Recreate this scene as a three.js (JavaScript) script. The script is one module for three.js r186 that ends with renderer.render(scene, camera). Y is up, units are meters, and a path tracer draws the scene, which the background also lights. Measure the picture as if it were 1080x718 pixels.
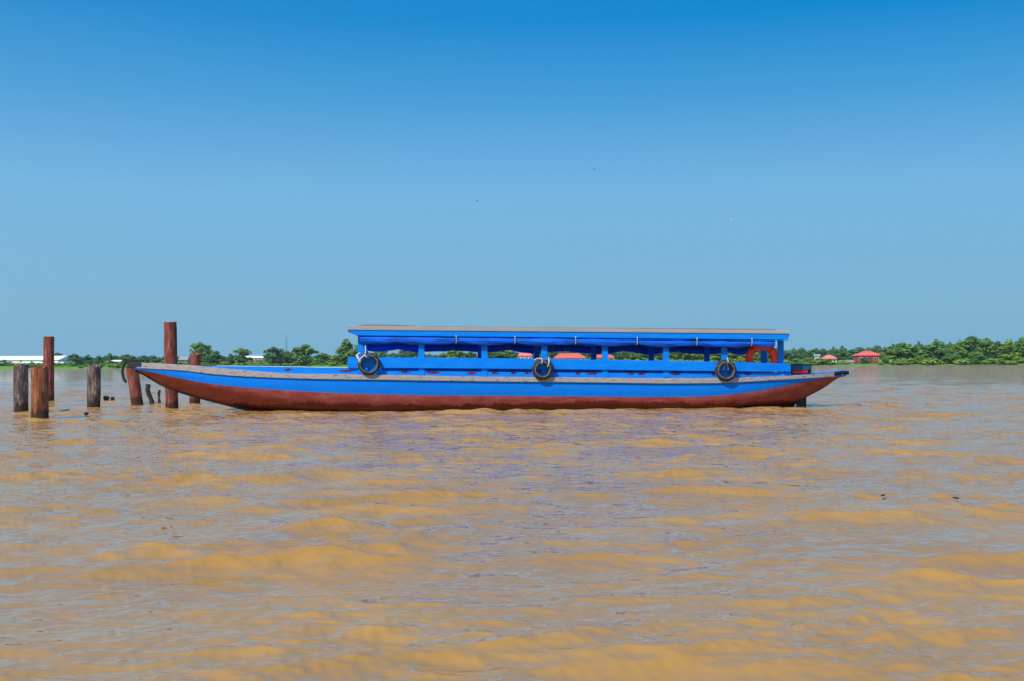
import * as THREE from 'three';
import { mergeGeometries, mergeVertices } from 'three/addons/utils/BufferGeometryUtils.js';
import { RoundedBoxGeometry } from 'three/addons/geometries/RoundedBoxGeometry.js';
import { createNoise2D, createNoise3D } from 'simplex-noise';

// ------------------------------------------------------------------ camera, sky, sun, exposure
const scene = new THREE.Scene();
const D2R = Math.PI / 180;
const camera = new THREE.PerspectiveCamera(33.27, 1024 / 680, 0.1, 9000);
camera.position.set(0, 1.15, 0);
camera.rotation.order = 'YXZ';
camera.rotation.set(1.165 * D2R, 0, -0.29 * D2R);

const SUN = new THREE.Vector3(-0.46, 0.74, 0.55).normalize();
const lin = (r, g, b) => new THREE.Color().setRGB(r / 255, g / 255, b / 255, THREE.SRGBColorSpace);
{
  // clear tropical sky: colour by height above the horizon, a little paler towards the sun
  const stops = [[0, 122, 174, 206], [2.7, 127, 180, 212], [8.4, 117, 180, 224], [13, 70, 157, 217], [16.9, 0, 136, 207], [30, 12, 136, 206], [90, 24, 128, 200]].map(([e, r, g, b]) => [e, lin(r, g, b)]);
  const W = 1024, H = 512, data = new Float32Array(W * H * 4), c = new THREE.Color(), pale = lin(206, 220, 232);
  for (let j = 0; j < H; j++) {
    const e = ((j + 0.5) / H - 0.5) * 180, el = e * D2R;
    let k = 0; while (k < stops.length - 2 && e > stops[k + 1][0]) k++;
    let t = THREE.MathUtils.clamp((e - stops[k][0]) / (stops[k + 1][0] - stops[k][0]), 0, 1);
    for (let i = 0; i < W; i++) {
      const a = ((i + 0.5) / W - 0.5) * 2 * Math.PI;
      const cs = (Math.cos(a) * Math.cos(el)) * SUN.x + Math.sin(el) * SUN.y + Math.sin(a) * Math.cos(el) * SUN.z;
      c.copy(stops[k][1]).lerp(stops[k + 1][1], t).lerp(pale, 0.8 * Math.pow(0.5 + 0.5 * cs, 3.6));
      data.set([c.r, c.g, c.b, 1], (j * W + i) * 4);
    }
  }
  const sky = new THREE.DataTexture(data, W, H, THREE.RGBAFormat, THREE.FloatType);
  sky.mapping = THREE.EquirectangularReflectionMapping; sky.magFilter = sky.minFilter = THREE.LinearFilter; sky.needsUpdate = true;
  scene.background = sky; scene.environment = sky;
}
const sun = new THREE.DirectionalLight(new THREE.Color(1, 0.95, 0.86), 4.3);
sun.position.copy(SUN).multiplyScalar(120).add(new THREE.Vector3(0, 0, -29));
sun.target.position.set(0, 0, -29);
sun.castShadow = true; sun.shadow.mapSize.set(4096, 4096); sun.shadow.bias = -0.0005;
Object.assign(sun.shadow.camera, { left: -30, right: 30, top: 30, bottom: -30, near: 1, far: 300 });
scene.add(sun, sun.target);
const renderer = new THREE.WebGLRenderer({ antialias: true });
renderer.setSize(1024, 680);
renderer.toneMapping = THREE.LinearToneMapping;
renderer.toneMappingExposure = 1.0;
renderer.shadowMap.enabled = true;

// ------------------------------------------------------------------ helpers
function rng(seed) { let a = seed >>> 0; return () => { a |= 0; a = (a + 0x6d2b79f5) | 0; let t = Math.imul(a ^ (a >>> 15), 1 | a); t = (t + Math.imul(t ^ (t >>> 7), 61 | t)) ^ t; return ((t ^ (t >>> 14)) >>> 0) / 4294967296; }; }
const n2 = createNoise2D(rng(11)), n3 = createNoise3D(rng(12));
const fbm = (x, y, o = 4) => { let s = 0, a = 0.5; for (let i = 0; i < o; i++) { s += a * n2(x, y); x = x * 2.03 + 17.1; y = y * 2.03 - 9.7; a *= 0.5; } return s; };
const clamp = THREE.MathUtils.clamp, smooth = THREE.MathUtils.smoothstep, lerp = THREE.MathUtils.lerp;
function curve(pts) { // monotone cubic through [x, y] pairs
  const n = pts.length, d = [], m = [];
  for (let i = 0; i < n - 1; i++) d.push((pts[i + 1][1] - pts[i][1]) / (pts[i + 1][0] - pts[i][0]));
  for (let i = 0; i < n; i++) m.push(i === 0 ? d[0] : i === n - 1 ? d[n - 2] : d[i - 1] * d[i] <= 0 ? 0 : (d[i - 1] + d[i]) / 2);
  return (x) => {
    if (x <= pts[0][0]) return pts[0][1]; if (x >= pts[n - 1][0]) return pts[n - 1][1];
    let i = 0; while (x > pts[i + 1][0]) i++;
    const h = pts[i + 1][0] - pts[i][0], t = (x - pts[i][0]) / h, t2 = t * t, t3 = t2 * t;
    return (2 * t3 - 3 * t2 + 1) * pts[i][1] + (t3 - 2 * t2 + t) * h * m[i] + (-2 * t3 + 3 * t2) * pts[i + 1][1] + (t3 - t2) * h * m[i + 1];
  };
}
function colourMap(w, h, fn, wrap = THREE.RepeatWrapping) { // fn(u, v) -> sRGB 0..255
  const data = new Uint8Array(w * h * 4);
  for (let j = 0; j < h; j++) for (let i = 0; i < w; i++) { const c = fn((i + 0.5) / w, (j + 0.5) / h); data.set([clamp(c[0], 0, 255), clamp(c[1], 0, 255), clamp(c[2], 0, 255), 255], (j * w + i) * 4); }
  const t = new THREE.DataTexture(data, w, h); t.colorSpace = THREE.SRGBColorSpace; t.magFilter = THREE.LinearFilter; t.minFilter = THREE.LinearFilter; t.wrapS = t.wrapT = wrap; t.needsUpdate = true; return t;
}
function greyMap(w, h, fn) { const t = colourMap(w, h, (u, v) => { const g = fn(u, v) * 255; return [g, g, g]; }); t.colorSpace = THREE.NoColorSpace; return t; }
const mixc = (a, b, t) => [lerp(a[0], b[0], t), lerp(a[1], b[1], t), lerp(a[2], b[2], t)];
const std = (o) => new THREE.MeshStandardMaterial({ roughness: 0.7, ...o });
const flatPaint = (o) => new THREE.MeshPhysicalMaterial({ roughness: 0.5, specularIntensity: 0.35, ...o });
const taken = {};
function numbered(name) { const k = taken[name] = (taken[name] ?? -1) + 1; return k ? `${name}_${String(k).padStart(3, '0')}` : name; }
function shade(o) { o.castShadow = o.receiveShadow = true; return o; }
function part(name, geo, mat, parent) { const m = shade(new THREE.Mesh(geo, mat)); m.name = name; parent.add(m); return m; }
function tag(o, label, category, group) { o.userData.label = label; o.userData.category = category; if (group) o.userData.group = group; return o; }
function thing(name, label, category, pos = [0, 0, 0], turn = 0, group) { const g = new THREE.Group(); g.name = numbered(name); g.position.set(...pos); g.rotation.y = turn; tag(g, label, category, group); scene.add(g); return g; }
function single(name, geo, mat, label, category, group) { const m = shade(new THREE.Mesh(geo, mat)); m.name = numbered(name); tag(m, label, category, group); scene.add(m); return m; }
function structure(name, geo, mat) { const m = shade(new THREE.Mesh(geo, mat)); m.name = name; m.userData.kind = 'structure'; scene.add(m); return m; }
function uvXY(geo, su = 1, sv = 1) { const p = geo.attributes.position, a = new Float32Array(p.count * 2); for (let i = 0; i < p.count; i++) { a[2 * i] = (p.getX(i) + 0.37 * p.getZ(i)) * su; a[2 * i + 1] = (p.getY(i) + p.getZ(i)) * sv; } geo.setAttribute('uv', new THREE.BufferAttribute(a, 2)); return geo; }
function grid(nu, nv, fn, uv) { // surface from fn(i/nu, j/nv) -> [x, y, z]
  const pos = [], uvs = [], idx = [];
  for (let i = 0; i <= nu; i++) for (let j = 0; j <= nv; j++) { const p = fn(i / nu, j / nv); pos.push(...p); const q = uv ? uv(p, i / nu, j / nv) : [p[0], p[1]]; uvs.push(...q); }
  for (let i = 0; i < nu; i++) for (let j = 0; j < nv; j++) { const a = i * (nv + 1) + j, b = a + nv + 1; idx.push(a, b, a + 1, b, b + 1, a + 1); }
  const g = new THREE.BufferGeometry(); g.setAttribute('position', new THREE.Float32BufferAttribute(pos, 3)); g.setAttribute('uv', new THREE.Float32BufferAttribute(uvs, 2)); g.setIndex(idx); g.computeVertexNormals(); return g;
}
// a board that follows the boat: outline given by lower/upper edge and the z of its outer face; real thickness
function board(x0, x1, lo, hi, zf, thick, n = 40, side = 1) {
  const r = Math.min(0.006, thick / 3);
  return grid(n, 8, (u, k) => {
    const x = lerp(x0, x1, u), z = zf(x), a = lo(x), b = hi(x), s = Math.round(k * 8);
    const sec = [[a + r, z], [b - r, z], [b, z - r], [b, z - thick + r], [b - r, z - thick], [a + r, z - thick], [a, z - thick + r], [a, z - r], [a + r, z]][s];
    return [x, sec[0], sec[1] * side];
  }, (p) => [p[0], p[1] + p[2]]);
}
const box = (w, h, d, x = 0, y = 0, z = 0, r = 0.008) => uvXY(new RoundedBoxGeometry(w, h, d, 1, Math.min(r, w / 3, h / 3, d / 3)).translate(x, y, z));
function tube(pts, r, seg = 24, rad = 6) { return new THREE.TubeGeometry(new THREE.CatmullRomCurve3(pts.map((p) => new THREE.Vector3(...p))), seg, r, rad); }

// ------------------------------------------------------------------ river water
const waves = (() => {
  const r = rng(5), list = [];
  const add = (n, l0, l1, steep, spread) => {
    for (let i = 0; i < n; i++) {
      const l = l0 * Math.pow(l1 / l0, (i + r()) / n), th = 0.3 + (r() + r() + r() - 1.5) * spread; // travel direction, 0 = towards the camera
      const k = 2 * Math.PI / l, a = steep * l / (2 * Math.PI) * (0.6 + 0.8 * r()) / Math.sqrt(n);
      list.push({ l, kx: Math.sin(th) * k, kz: Math.cos(th) * k, dx: Math.sin(th), dz: Math.cos(th), a, ph: r() * 6.283, fine: l < 0.6 });
    }
  };
  add(10, 1.2, 2.8, 0.065, 0.6);
  add(28, 0.4, 1.2, 0.215, 1.0);
  add(36, 0.15, 0.45, 0.165, 1.2);
  add(36, 0.05, 0.15, 0.14, 1.4);
  return list;
})();
const CAMH = 1.15;
function buildRiver() {
  const radii = [0.4, 0.8, 1.2, 1.6]; let d = 2.0;
  while (d < 5000) { radii.push(d); d += d < 3.4 ? 0.03 : d < 60 ? Math.min(d * d / 1309, (d > 10 && d < 34 ? 0.0032 : 0.0055) * d) : d < 700 ? 0.01 * d : 0.08 * d; }
  const ang = []; const fine = 34 * D2R, dA = 2 * fine / 720; // finely divided ahead, coarse behind
  for (let i = 0; i <= 720; i++) ang.push(-fine + i * dA);
  for (let i = 1; i < 48; i++) ang.push(fine + (2 * Math.PI - 2 * fine) * i / 48);
  const nR = radii.length, nA = ang.length, pos = new Float32Array((nR * nA + 1) * 3), uv = new Float32Array((nR * nA + 1) * 2);
  const idx = new Uint32Array(((nR - 1) * nA * 2 + nA) * 3); let q = 0;
  for (let i = 0; i < nR; i++) {
    const dd = i ? radii[i] - radii[i - 1] : 0.4;
    const act = waves.map((w) => smooth(w.l, dd * 2.2, dd * 4)).map((f, k) => [waves[k], f]).filter((e) => e[1] > 0.002);
    for (let j = 0; j < nA; j++) {
      const wide = j > 720 ? 0 : 1, X = Math.sin(ang[j]) * radii[i], Z = -Math.cos(ang[j]) * radii[i];
      let y = 0, ox = 0, oz = 0;
      if (wide && radii[i] < 900) {
        const gust = clamp(0.6 + 1.1 * n2(X * 0.25 + 3, Z * 0.36) + 0.5 * n2(X * 0.6 + 9, Z * 0.8), 0.15, 1.6), gustF = clamp(0.7 + 0.9 * n2(X * 0.35 - 8, Z * 0.5 + 4), 0.4, 1.6);
        for (const [w, f] of act) {
          const p = w.kx * X + w.kz * Z + w.ph, a = w.a * f * (w.fine ? gustF : gust), s = Math.sin(p);
          y += a * Math.cos(p); ox -= 1.0 * a * s * w.dx; oz -= 1.0 * a * s * w.dz;
        }
      }
      const v = i * nA + j;
      pos[3 * v] = X + ox; pos[3 * v + 1] = y; pos[3 * v + 2] = Z + oz; uv[2 * v] = X / 7.3; uv[2 * v + 1] = Z / 7.3;
    }
  }
  const c = nR * nA; pos[3 * c + 1] = 0;
  for (let i = 0; i < nR - 1; i++) for (let j = 0; j < nA; j++) {
    const a = i * nA + j, b = i * nA + (j + 1) % nA, e = a + nA, f = b + nA;
    idx[q++] = a; idx[q++] = b; idx[q++] = e; idx[q++] = b; idx[q++] = f; idx[q++] = e;
  }
  const near = q; for (let j = 0; j < nA; j++) { idx[q++] = c; idx[q++] = (j + 1) % nA; idx[q++] = j; }
  const g = new THREE.BufferGeometry();
  g.setAttribute('position', new THREE.BufferAttribute(pos, 3)); g.setAttribute('uv', new THREE.BufferAttribute(uv, 2)); g.setIndex(new THREE.BufferAttribute(idx, 1)); g.computeVertexNormals();
  // waves too short for the mesh further out are carried by the ripple relief: stronger relief in rings further off
  let from = 0; ringLimits.forEach((lim, k) => { let i = 0; while (i < nR - 1 && radii[i] < lim) i++; g.addGroup(from, i * nA * 6 - from, k); from = i * nA * 6; });
  g.addGroup(near, nA * 3, 0); return g;
}
const ringLimits = [8, 10, 12.5, 15.5, 19, 24, 32, 80, 1e9], ringSlope = [0.08, 0.095, 0.115, 0.14, 0.175, 0.21, 0.25, 0.29, 0.32];
let rippleHeight = 0;
function rippleMap() { // periodic small ripples, 7.3 m across
  const N = 1024, r = rng(77), h = new Float32Array(N * N), L = 7.3; let lo = 1e9, hi = -1e9;
  const comps = [];
  for (let i = 0; i < 80; i++) {
    const l = 0.045 * Math.pow(0.4 / 0.045, r()), th = 0.2 + (r() + r() + r() - 1.5) * 1.3, k = L / l;
    const a = Math.round(Math.sin(th) * k), b = Math.round(Math.cos(th) * k); if (!a && !b) continue;
    comps.push([a, b, r() * 6.283, l * (0.5 + r())]);
  }
  for (const [a, b, ph, amp] of comps) for (let j = 0; j < N; j++) { const pj = 2 * Math.PI * b * j / N + ph; for (let i = 0; i < N; i++) h[j * N + i] += amp * Math.sin(2 * Math.PI * a * i / N + pj); }
  let sl = 0; for (let j = 0; j < N; j++) for (let i = 1; i < N; i++) sl += ((h[j * N + i] - h[j * N + i - 1]) * N / L) ** 2 + ((h[j * N + i] - h[((j + 1) % N) * N + i]) * N / L) ** 2;
  rippleHeight = 1 / Math.sqrt(sl / N / N); // metres of height per unit, for a mean slope of one
  for (const v of h) { if (v < lo) lo = v; if (v > hi) hi = v; }
  rippleHeight *= hi - lo;
  const data = new Float32Array(N * N * 4);
  for (let i = 0; i < N * N; i++) { const v = (h[i] - lo) / (hi - lo); data.set([v, v, v, 1], i * 4); }
  const t = new THREE.DataTexture(data, N, N, THREE.RGBAFormat, THREE.FloatType); t.magFilter = t.minFilter = THREE.LinearFilter; t.wrapS = t.wrapT = THREE.RepeatWrapping; t.needsUpdate = true; return t;
}
const siltMap = colourMap(512, 512, (u, v) => { // silt clouds in the water
  const s = (x, y) => { const a = 2 * Math.PI * u, b = 2 * Math.PI * v; return n3(Math.cos(a) * x + 5 * y, Math.sin(a) * x + Math.cos(b) * x, Math.sin(b) * x + y); };
  const f = 0.6 * s(0.6, 1) + 0.4 * s(1.5, 7); return mixc([170, 130, 70], [159, 118, 60], 0.5 + 0.6 * f);
});
const ripples = rippleMap();
const water = new THREE.MeshPhysicalMaterial({ map: siltMap, roughness: 0.05, ior: 1.42, bumpMap: ripples, bumpScale: rippleHeight });
structure('river_water', buildRiver(), ringSlope.map((k) => { const m = water.clone(); m.bumpScale = rippleHeight * k; return m; }));

// ------------------------------------------------------------------ boat (local x along the hull, bow at -x)
const halfBeam = (x) => x < -2.5 ? 0.10 + 0.92 * (1 - Math.pow(Math.min(1, (-2.5 - x) / 7.2), 1.9)) : x > 3 ? 0.14 + 0.88 * (1 - Math.pow(Math.min(1, (x - 3) / 5.8), 3.5)) : 1.02;
const railTop = curve([[-9.64, 1.256], [-9.24, 1.23], [-8.08, 1.153], [-6.89, 1.053], [-5.71, 0.955], [-4.5, 0.925], [-3.38, 0.904], [-1, 0.846], [1.34, 0.811], [3.75, 0.775], [5, 0.772], [6.22, 0.79], [7.28, 0.83], [8.28, 0.883], [8.8, 0.93]]);
const railBot = curve([[-9.64, 1.12], [-9.24, 1.088], [-8.08, 1.012], [-7.6, 0.946], [-5.71, 0.832], [-3.38, 0.778], [-0.09, 0.711], [2.3, 0.672], [3.75, 0.642], [5, 0.64], [6.22, 0.684], [7.28, 0.733], [8.28, 0.775], [8.8, 0.80]]);
const blueBot = curve([[-9.6, 1.10], [-9.29, 1.045], [-8.5, 0.88], [-7.6, 0.704], [-5.71, 0.532], [-3.38, 0.42], [-0.09, 0.356], [2.3, 0.32], [3.75, 0.304], [5, 0.319], [6.22, 0.435], [7.28, 0.611], [8.28, 0.762], [8.8, 0.79]]);
const keelY = curve([[-9.64, 1.09], [-9.44, 1.035], [-8.79, 0.66], [-8.16, 0.437], [-7.5, 0.253], [-6.5, 0], [-5, -0.24], [-3, -0.34], [4, -0.34], [6, -0.2], [7.37, 0.0], [7.7, 0.2], [8.27, 0.49], [8.7, 0.77], [8.8, 0.785]]);
const XB = -9.6, XS = 8.8;

const boatGroupPos = [0, 0, -29.4], boatYaw = 4.7 * D2R;
const boat = thing('passenger_boat', 'long blue and red wooden passenger boat with a roofed cabin moored beside timber piles', 'boat', boatGroupPos, boatYaw);
const toWorld = (x, y, z) => new THREE.Vector3(x, y, z).applyAxisAngle(new THREE.Vector3(0, 1, 0), boatYaw).add(new THREE.Vector3(...boatGroupPos));

// painted surfaces: brush tone, chalking and small scuffs, in metres
const paintNoise = (x, y) => 0.55 * fbm(x * 1.1, y * 5, 4) + 0.45 * fbm(x * 9 + 40, y * 23, 3);
function paint(base, chalk, scuff, amount = 1, seed = 0) {
  const t = colourMap(1024, 256, (u, v) => {
    const x = u * 8 + seed, y = v * 2; let c = mixc(base, chalk, clamp(0.4 + 1.0 * paintNoise(x, y), 0, 1) * 0.8 * amount);
    const s = fbm(x * 7 + 90, y * 16 + 5, 3); if (s > 0.5) c = mixc(c, scuff, clamp((s - 0.5) * 4, 0, 0.4) * amount); return c;
  });
  t.wrapS = t.wrapT = THREE.MirroredRepeatWrapping; t.repeat.set(1 / 8, 1 / 2); return t;
}
const bumpy = greyMap(512, 128, (u, v) => 0.5 + 0.35 * fbm(u * 24, v * 40, 4)); bumpy.repeat.set(0.25, 1); bumpy.wrapS = bumpy.wrapT = THREE.MirroredRepeatWrapping;
const M = {
  blue: flatPaint({ map: paint([0, 122, 240], [6, 150, 250], [60, 74, 96], 1), roughness: 0.42, bumpMap: bumpy, bumpScale: 0.003 }),
  blueHull: flatPaint({ map: paint([0, 120, 236], [8, 136, 242], [40, 60, 84], 1, 3), roughness: 0.45, bumpMap: bumpy, bumpScale: 0.003 }),
  tarp: flatPaint({ color: lin(0, 98, 226), roughness: 0.4, specularIntensity: 0.6 }),
  grey: null,
  black: std({ color: lin(24, 25, 26), roughness: 0.85 }),
  teal: std({ map: paint([10, 70, 96], [22, 92, 110], [30, 40, 44], 1, 6), roughness: 0.6 }),
  cord: std({ color: lin(196, 194, 188), roughness: 0.9 }),
  roof: std({ map: paint([150, 150, 152], [172, 170, 172], [96, 92, 90], 1, 9), roughness: 0.55 }),
  red: std({ color: lin(196, 20, 40), roughness: 0.45 }),
};
M.grey = std({ roughness: 0.8, bumpMap: bumpy, bumpScale: 0.006, map: (() => {
  const t = colourMap(2048, 64, (u, v) => { // weathered white rail, grain along the plank, dirt and a few bare patches
    const x = u * 18.6, y = v; let c = mixc([150, 144, 146], [176, 170, 170], 0.5 + 0.9 * fbm(x * 2.2, y * 7, 4));
    c = mixc(c, [112, 104, 108], clamp(fbm(x * 8 + 30, y * 3.5 + 4, 4) * 1.6 - 0.3, 0, 0.45)); const d = fbm(x * 3.1 + 70, y * 2 + 9, 3); if (d > 0.36) c = mixc(c, [74, 60, 56], clamp((d - 0.36) * 5, 0, 0.55)); return c;
  }, THREE.ClampToEdgeWrapping); return t;
})() });
const railUV = (g) => { const p = g.attributes.position, a = g.attributes.uv; for (let i = 0; i < p.count; i++) a.setXY(i, (p.getX(i) + 9.7) / 18.6, clamp((p.getY(i) - railBot(p.getX(i))) / 0.16, 0, 1)); return g; };
// red bottom paint: chalky above, a ragged wet line above the water
M.bottom = std({ roughness: 0.5, bumpMap: bumpy, bumpScale: 0.003, map: colourMap(2048, 256, (u, v) => {
  const x = u * 18.6 - 9.7, y = v * 2 - 0.6;
  let c = mixc([132, 44, 44], [150, 76, 72], clamp(0.45 + 0.8 * fbm(x * 1.3, y * 4, 4), 0, 1)); c = mixc(c, [160, 104, 100], clamp(fbm(x * 6, y * 9 + 20, 3) - 0.12, 0, 0.45));
  const wet = 0.17 + 0.03 * Math.sin(x * 0.9) + 0.10 * fbm(x * 1.1 + 50, 3, 4) + 0.03 * n2(x * 9, 2);
  c = mixc(c, mixc([104, 26, 22], [84, 22, 20], 0.5 + fbm(x * 4, y * 12, 3)), smooth(wet - y, -0.012, 0.02) * 0.92);
  const slime = 0.045 + 0.03 * fbm(x * 2 + 12, 8, 3); c = mixc(c, [46, 34, 22], smooth(slime - y, -0.01, 0.03) * 0.8); return c;
}, THREE.ClampToEdgeWrapping) });
const hullShape = (x) => lerp(1.25, 2.6, smooth(x, -9, -4)) - 0.9 * smooth(x, 5.5, 8.5);
const hullZ = (x, y) => { const b = blueBot(x), z1 = halfBeam(x) * 0.955; if (y >= b) return z1; const t = clamp((y - b) / Math.min(-0.01, keelY(x) - b), 0, 1); return 0.03 + (z1 - 0.026) * (1 - Math.pow(t, hullShape(x))); };
const hullUV = (p) => [(p[0] + 9.7) / 18.6, (p[1] + 0.6) / 2];

for (const s of [1, -1]) {
  const z0 = (x) => halfBeam(x) * 0.99, z1 = (x) => halfBeam(x) * 0.955;
  part('blue_topside', grid(120, 4, (u, k) => { const x = lerp(XB, XS, u), t = k; return [x, lerp(railBot(x) + 0.03, blueBot(x), t), s * (lerp(z0(x), z1(x), t) + 0.015 * Math.sin(Math.PI * t))]; }, (p) => [p[0], p[1]]), M.blueHull, boat);
  part('red_bottom', grid(120, 10, (u, t) => { const x = lerp(XB, XS, u), p = hullShape(x); return [x, lerp(blueBot(x), keelY(x), t), s * (0.03 + (z1(x) + 0.004 - 0.03) * (1 - Math.pow(t, p)))]; }, hullUV), M.bottom, boat);
  part('rubbing_rail', railUV(board(-9.3, 8.42, railBot, railTop, (x) => halfBeam(x) + 0.035, 0.10, 120, s)), M.grey, boat);
  part('inner_planking', grid(100, 3, (u, t) => { const x = lerp(-9.3, 8.5, u); return [x, lerp(railTop(x) - 0.02, Math.max(keelY(x) + 0.12, 0.16), t), s * Math.max(0.012, hullZ(x, lerp(railTop(x) - 0.02, Math.max(keelY(x) + 0.12, 0.16), t)) - 0.05)]; }), M.blue, boat);
}
// keel shoe: tan and dark timber along the centre line, and the skeg
part('keel_shoe', grid(90, 8, (u, k) => { const x = lerp(-9.5, 7.45, u), y = keelY(x), a = k * 2 * Math.PI; return [x + 0.02 * Math.sin(a) * smooth(x, -6, -9), y + 0.055 * Math.sin(a), 0.05 * Math.cos(a)]; }, (p) => [p[0] / 2, p[1]]), std({ roughness: 0.8, map: colourMap(512, 64, (u, v) => mixc([92, 62, 34], [44, 42, 34], clamp(0.45 + 1.2 * fbm(u * 20, v * 3, 4), 0, 1))) }), boat);
part('skeg', box(0.25, 0.75, 0.09, 7.645, -0.12, 0), std({ color: lin(34, 48, 58), roughness: 0.7 }), boat);
part('cabin_floor', grid(60, 4, (u, v) => { const x = lerp(-6.2, 7.2, u); return [x, 0.2, lerp(-1, 1, v) * Math.max(0.01, hullZ(x, 0.2) - 0.04)]; }, (p) => [p[0], p[2]]), M.blueHull, boat);
// coaming inside the rail: high on the foredeck, low under the cabin, chipped down to red primer
const coamTop = curve([[-8.6, 1.16], [-8.34, 1.146], [-6.9, 1.123], [-5.72, 1.099], [-4.55, 1.074], [-4.0, 1.06], [-3.7, 1.02], [-2.4, 1.0], [-0.08, 0.955], [3.77, 0.915], [6.25, 0.895], [7.2, 0.905]]);
M.coaming = flatPaint({ roughness: 0.42, map: (() => {
  const marks = [[-5.64, 0.09, 1.035], [-4.2, 0.16, 1.0], [-2.75, 0.13, 0.965], [-2.05, 0.2, 0.955], [-1.1, 0.13, 0.93], [-0.51, 0.1, 0.93], [-0.04, 0.08, 0.925], [0.29, 0.07, 0.925], [1.58, 0.07, 0.905], [1.94, 0.15, 0.905], [2.93, 0.08, 0.895], [3.2, 0.11, 0.89], [4.07, 0.12, 0.88], [5.1, 0.12, 0.865], [5.95, 0.1, 0.86]];
  return colourMap(2048, 96, (u, v) => {
    const x = u * 16 - 8.7, y = v * 0.5 + 0.72; let c = mixc([0, 120, 238], [20, 142, 246], clamp(0.4 + 0.7 * paintNoise(x, y), 0, 1));
    for (const [mx, w, my] of marks) { const e = ((x - mx) / w) ** 2 + ((y - my) / 0.035) ** 2 + 0.9 * n2(x * 18, y * 22); if (e < 1) c = mixc(c, mixc([126, 28, 44], [70, 30, 60], 0.5 + 0.5 * n2(x * 11, 3)), clamp((1 - e) * 4, 0, 0.9)); }
    return c;
  }, THREE.ClampToEdgeWrapping);
})() });
for (const s of [1, -1]) {
  const g = board(-8.5, 7.15, (x) => railTop(x) - 0.03, coamTop, (x) => halfBeam(x) - 0.075, 0.035, 110, s), p = g.attributes.position, a = g.attributes.uv;
  for (let i = 0; i < p.count; i++) a.setXY(i, (p.getX(i) + 8.7) / 16, (p.getY(i) - 0.72) / 0.5);
  part('coaming', g, M.coaming, boat);
  part('coaming_cap', board(-7.4, -4.0, (x) => coamTop(x) + 0.001, (x) => coamTop(x) + 0.02, (x) => halfBeam(x) - 0.065, 0.055, 40, s), std({ map: paint([120, 176, 226], [196, 214, 230], [90, 100, 110], 1, 2), roughness: 0.5 }), boat);
}
// foredeck planking between the rails at the bow
part('foredeck', grid(30, 4, (u, v) => { const x = lerp(-9.3, -7.6, u); return [x, railTop(x) - 0.035, lerp(-0.93, 0.93, v) * halfBeam(x)]; }, (p) => [p[0], p[2]]), M.blue, boat);
part('bow_cap', box(0.46, 0.16, 0.34, -9.44, 1.178, 0, 0.02).applyMatrix4(new THREE.Matrix4()), std({ color: lin(52, 46, 46), roughness: 0.85 }), boat);
part('stern_deck', grid(24, 4, (u, v) => { const x = lerp(7.0, 8.82, u); return [x, railTop(x) + 0.012, lerp(-1, 1, v) * (halfBeam(x) + 0.02)]; }, (p) => [p[0], p[2]]), M.blue, boat);
{ const shp = []; // blunt black block that closes the stern
  const hb = (x) => halfBeam(x) + 0.045;
  const g = grid(10, 8, (u, k) => { const x = lerp(8.40, 8.87, u), z = hb(Math.min(x, 8.8)), a = railBot(x) + 0.02 + 0.04 * u, b = railTop(x) + 0.004, s = Math.round(k * 8); const sec = [[a, 0], [a, z * 0.8], [a + 0.03, z], [b - 0.01, z], [b, 0], [b - 0.01, -z], [a + 0.03, -z], [a, -z * 0.8], [a, 0]][s]; return [x, sec[0], sec[1]]; });
  part('stern_cap', mergeGeometries([g, uvXY(new THREE.BoxGeometry(0.012, 0.1, 0.36).translate(8.868, 0.875, 0))]), M.black, boat);
}
// cabin
const roofTop = (x) => 2.086 - 0.0128 * (x + 4.14), RX0 = -4.14, RX1 = 6.95, RZ = 1.08;
part('roof', (() => { const up = grid(40, 12, (u, v) => { const x = lerp(RX0 + 0.02, RX1 - 0.02, u), z = lerp(-RZ + 0.01, RZ - 0.01, v); return [x, roofTop(x) - 0.012 + 0.055 * (1 - (z / RZ) ** 2), z]; }, (p) => [p[0], p[2]]); const dn = grid(40, 12, (u, v) => { const x = lerp(RX0 + 0.02, RX1 - 0.02, 1 - u), z = lerp(-RZ + 0.01, RZ - 0.01, v); return [x, roofTop(x) - 0.05 + 0.05 * (1 - (z / RZ) ** 2), z]; }, (p) => [p[0], p[2]]); return mergeGeometries([up, dn]); })(), M.roof, boat);
part('roof_sheet', board(-4.02, -2.45, (x) => roofTop(x) + 0.003, (x) => roofTop(x) + 0.05 * smooth(x, -4.05, -3.7) * (1 - 0.45 * smooth(x, -3, -2.4)) + 0.006, () => 0.8, 1.6, 12), std({ color: lin(120, 114, 116), roughness: 0.6 }), boat);
part('roof_sheet', board(-2.4, 6.7, (x) => roofTop(x) + 0.003, (x) => roofTop(x) + 0.026 + 0.02 * smooth(x, 0, 6), () => 0.86, 1.72, 30), std({ color: lin(128, 122, 122), roughness: 0.6 }), boat);
for (const s of [1, -1]) {
  part('roof_edge', railUV(board(RX0 - 0.01, RX1 + 0.01, (x) => roofTop(x) - 0.1 + 0.0013 * (x + 4.14), roofTop, () => RZ + 0.03, 0.05, 60, s)), M.roof, boat);
  // fascia board with a rounded lower corner forward
  const lowF = (x) => roofTop(x) - 0.235 + 0.13 * Math.pow(clamp((-3.86 - x) / 0.27, 0, 1), 2.2);
  part('fascia', board(RX0, RX1, lowF, (x) => roofTop(x) - 0.098 + 0.0013 * (x + 4.14), () => RZ + 0.012, 0.032, 110, s), M.blue, boat);
}
part('end_fascia', box(0.03, 0.1, 2.1, RX0 + 0.02, roofTop(RX0) - 0.1, 0), M.blue, boat);
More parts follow.
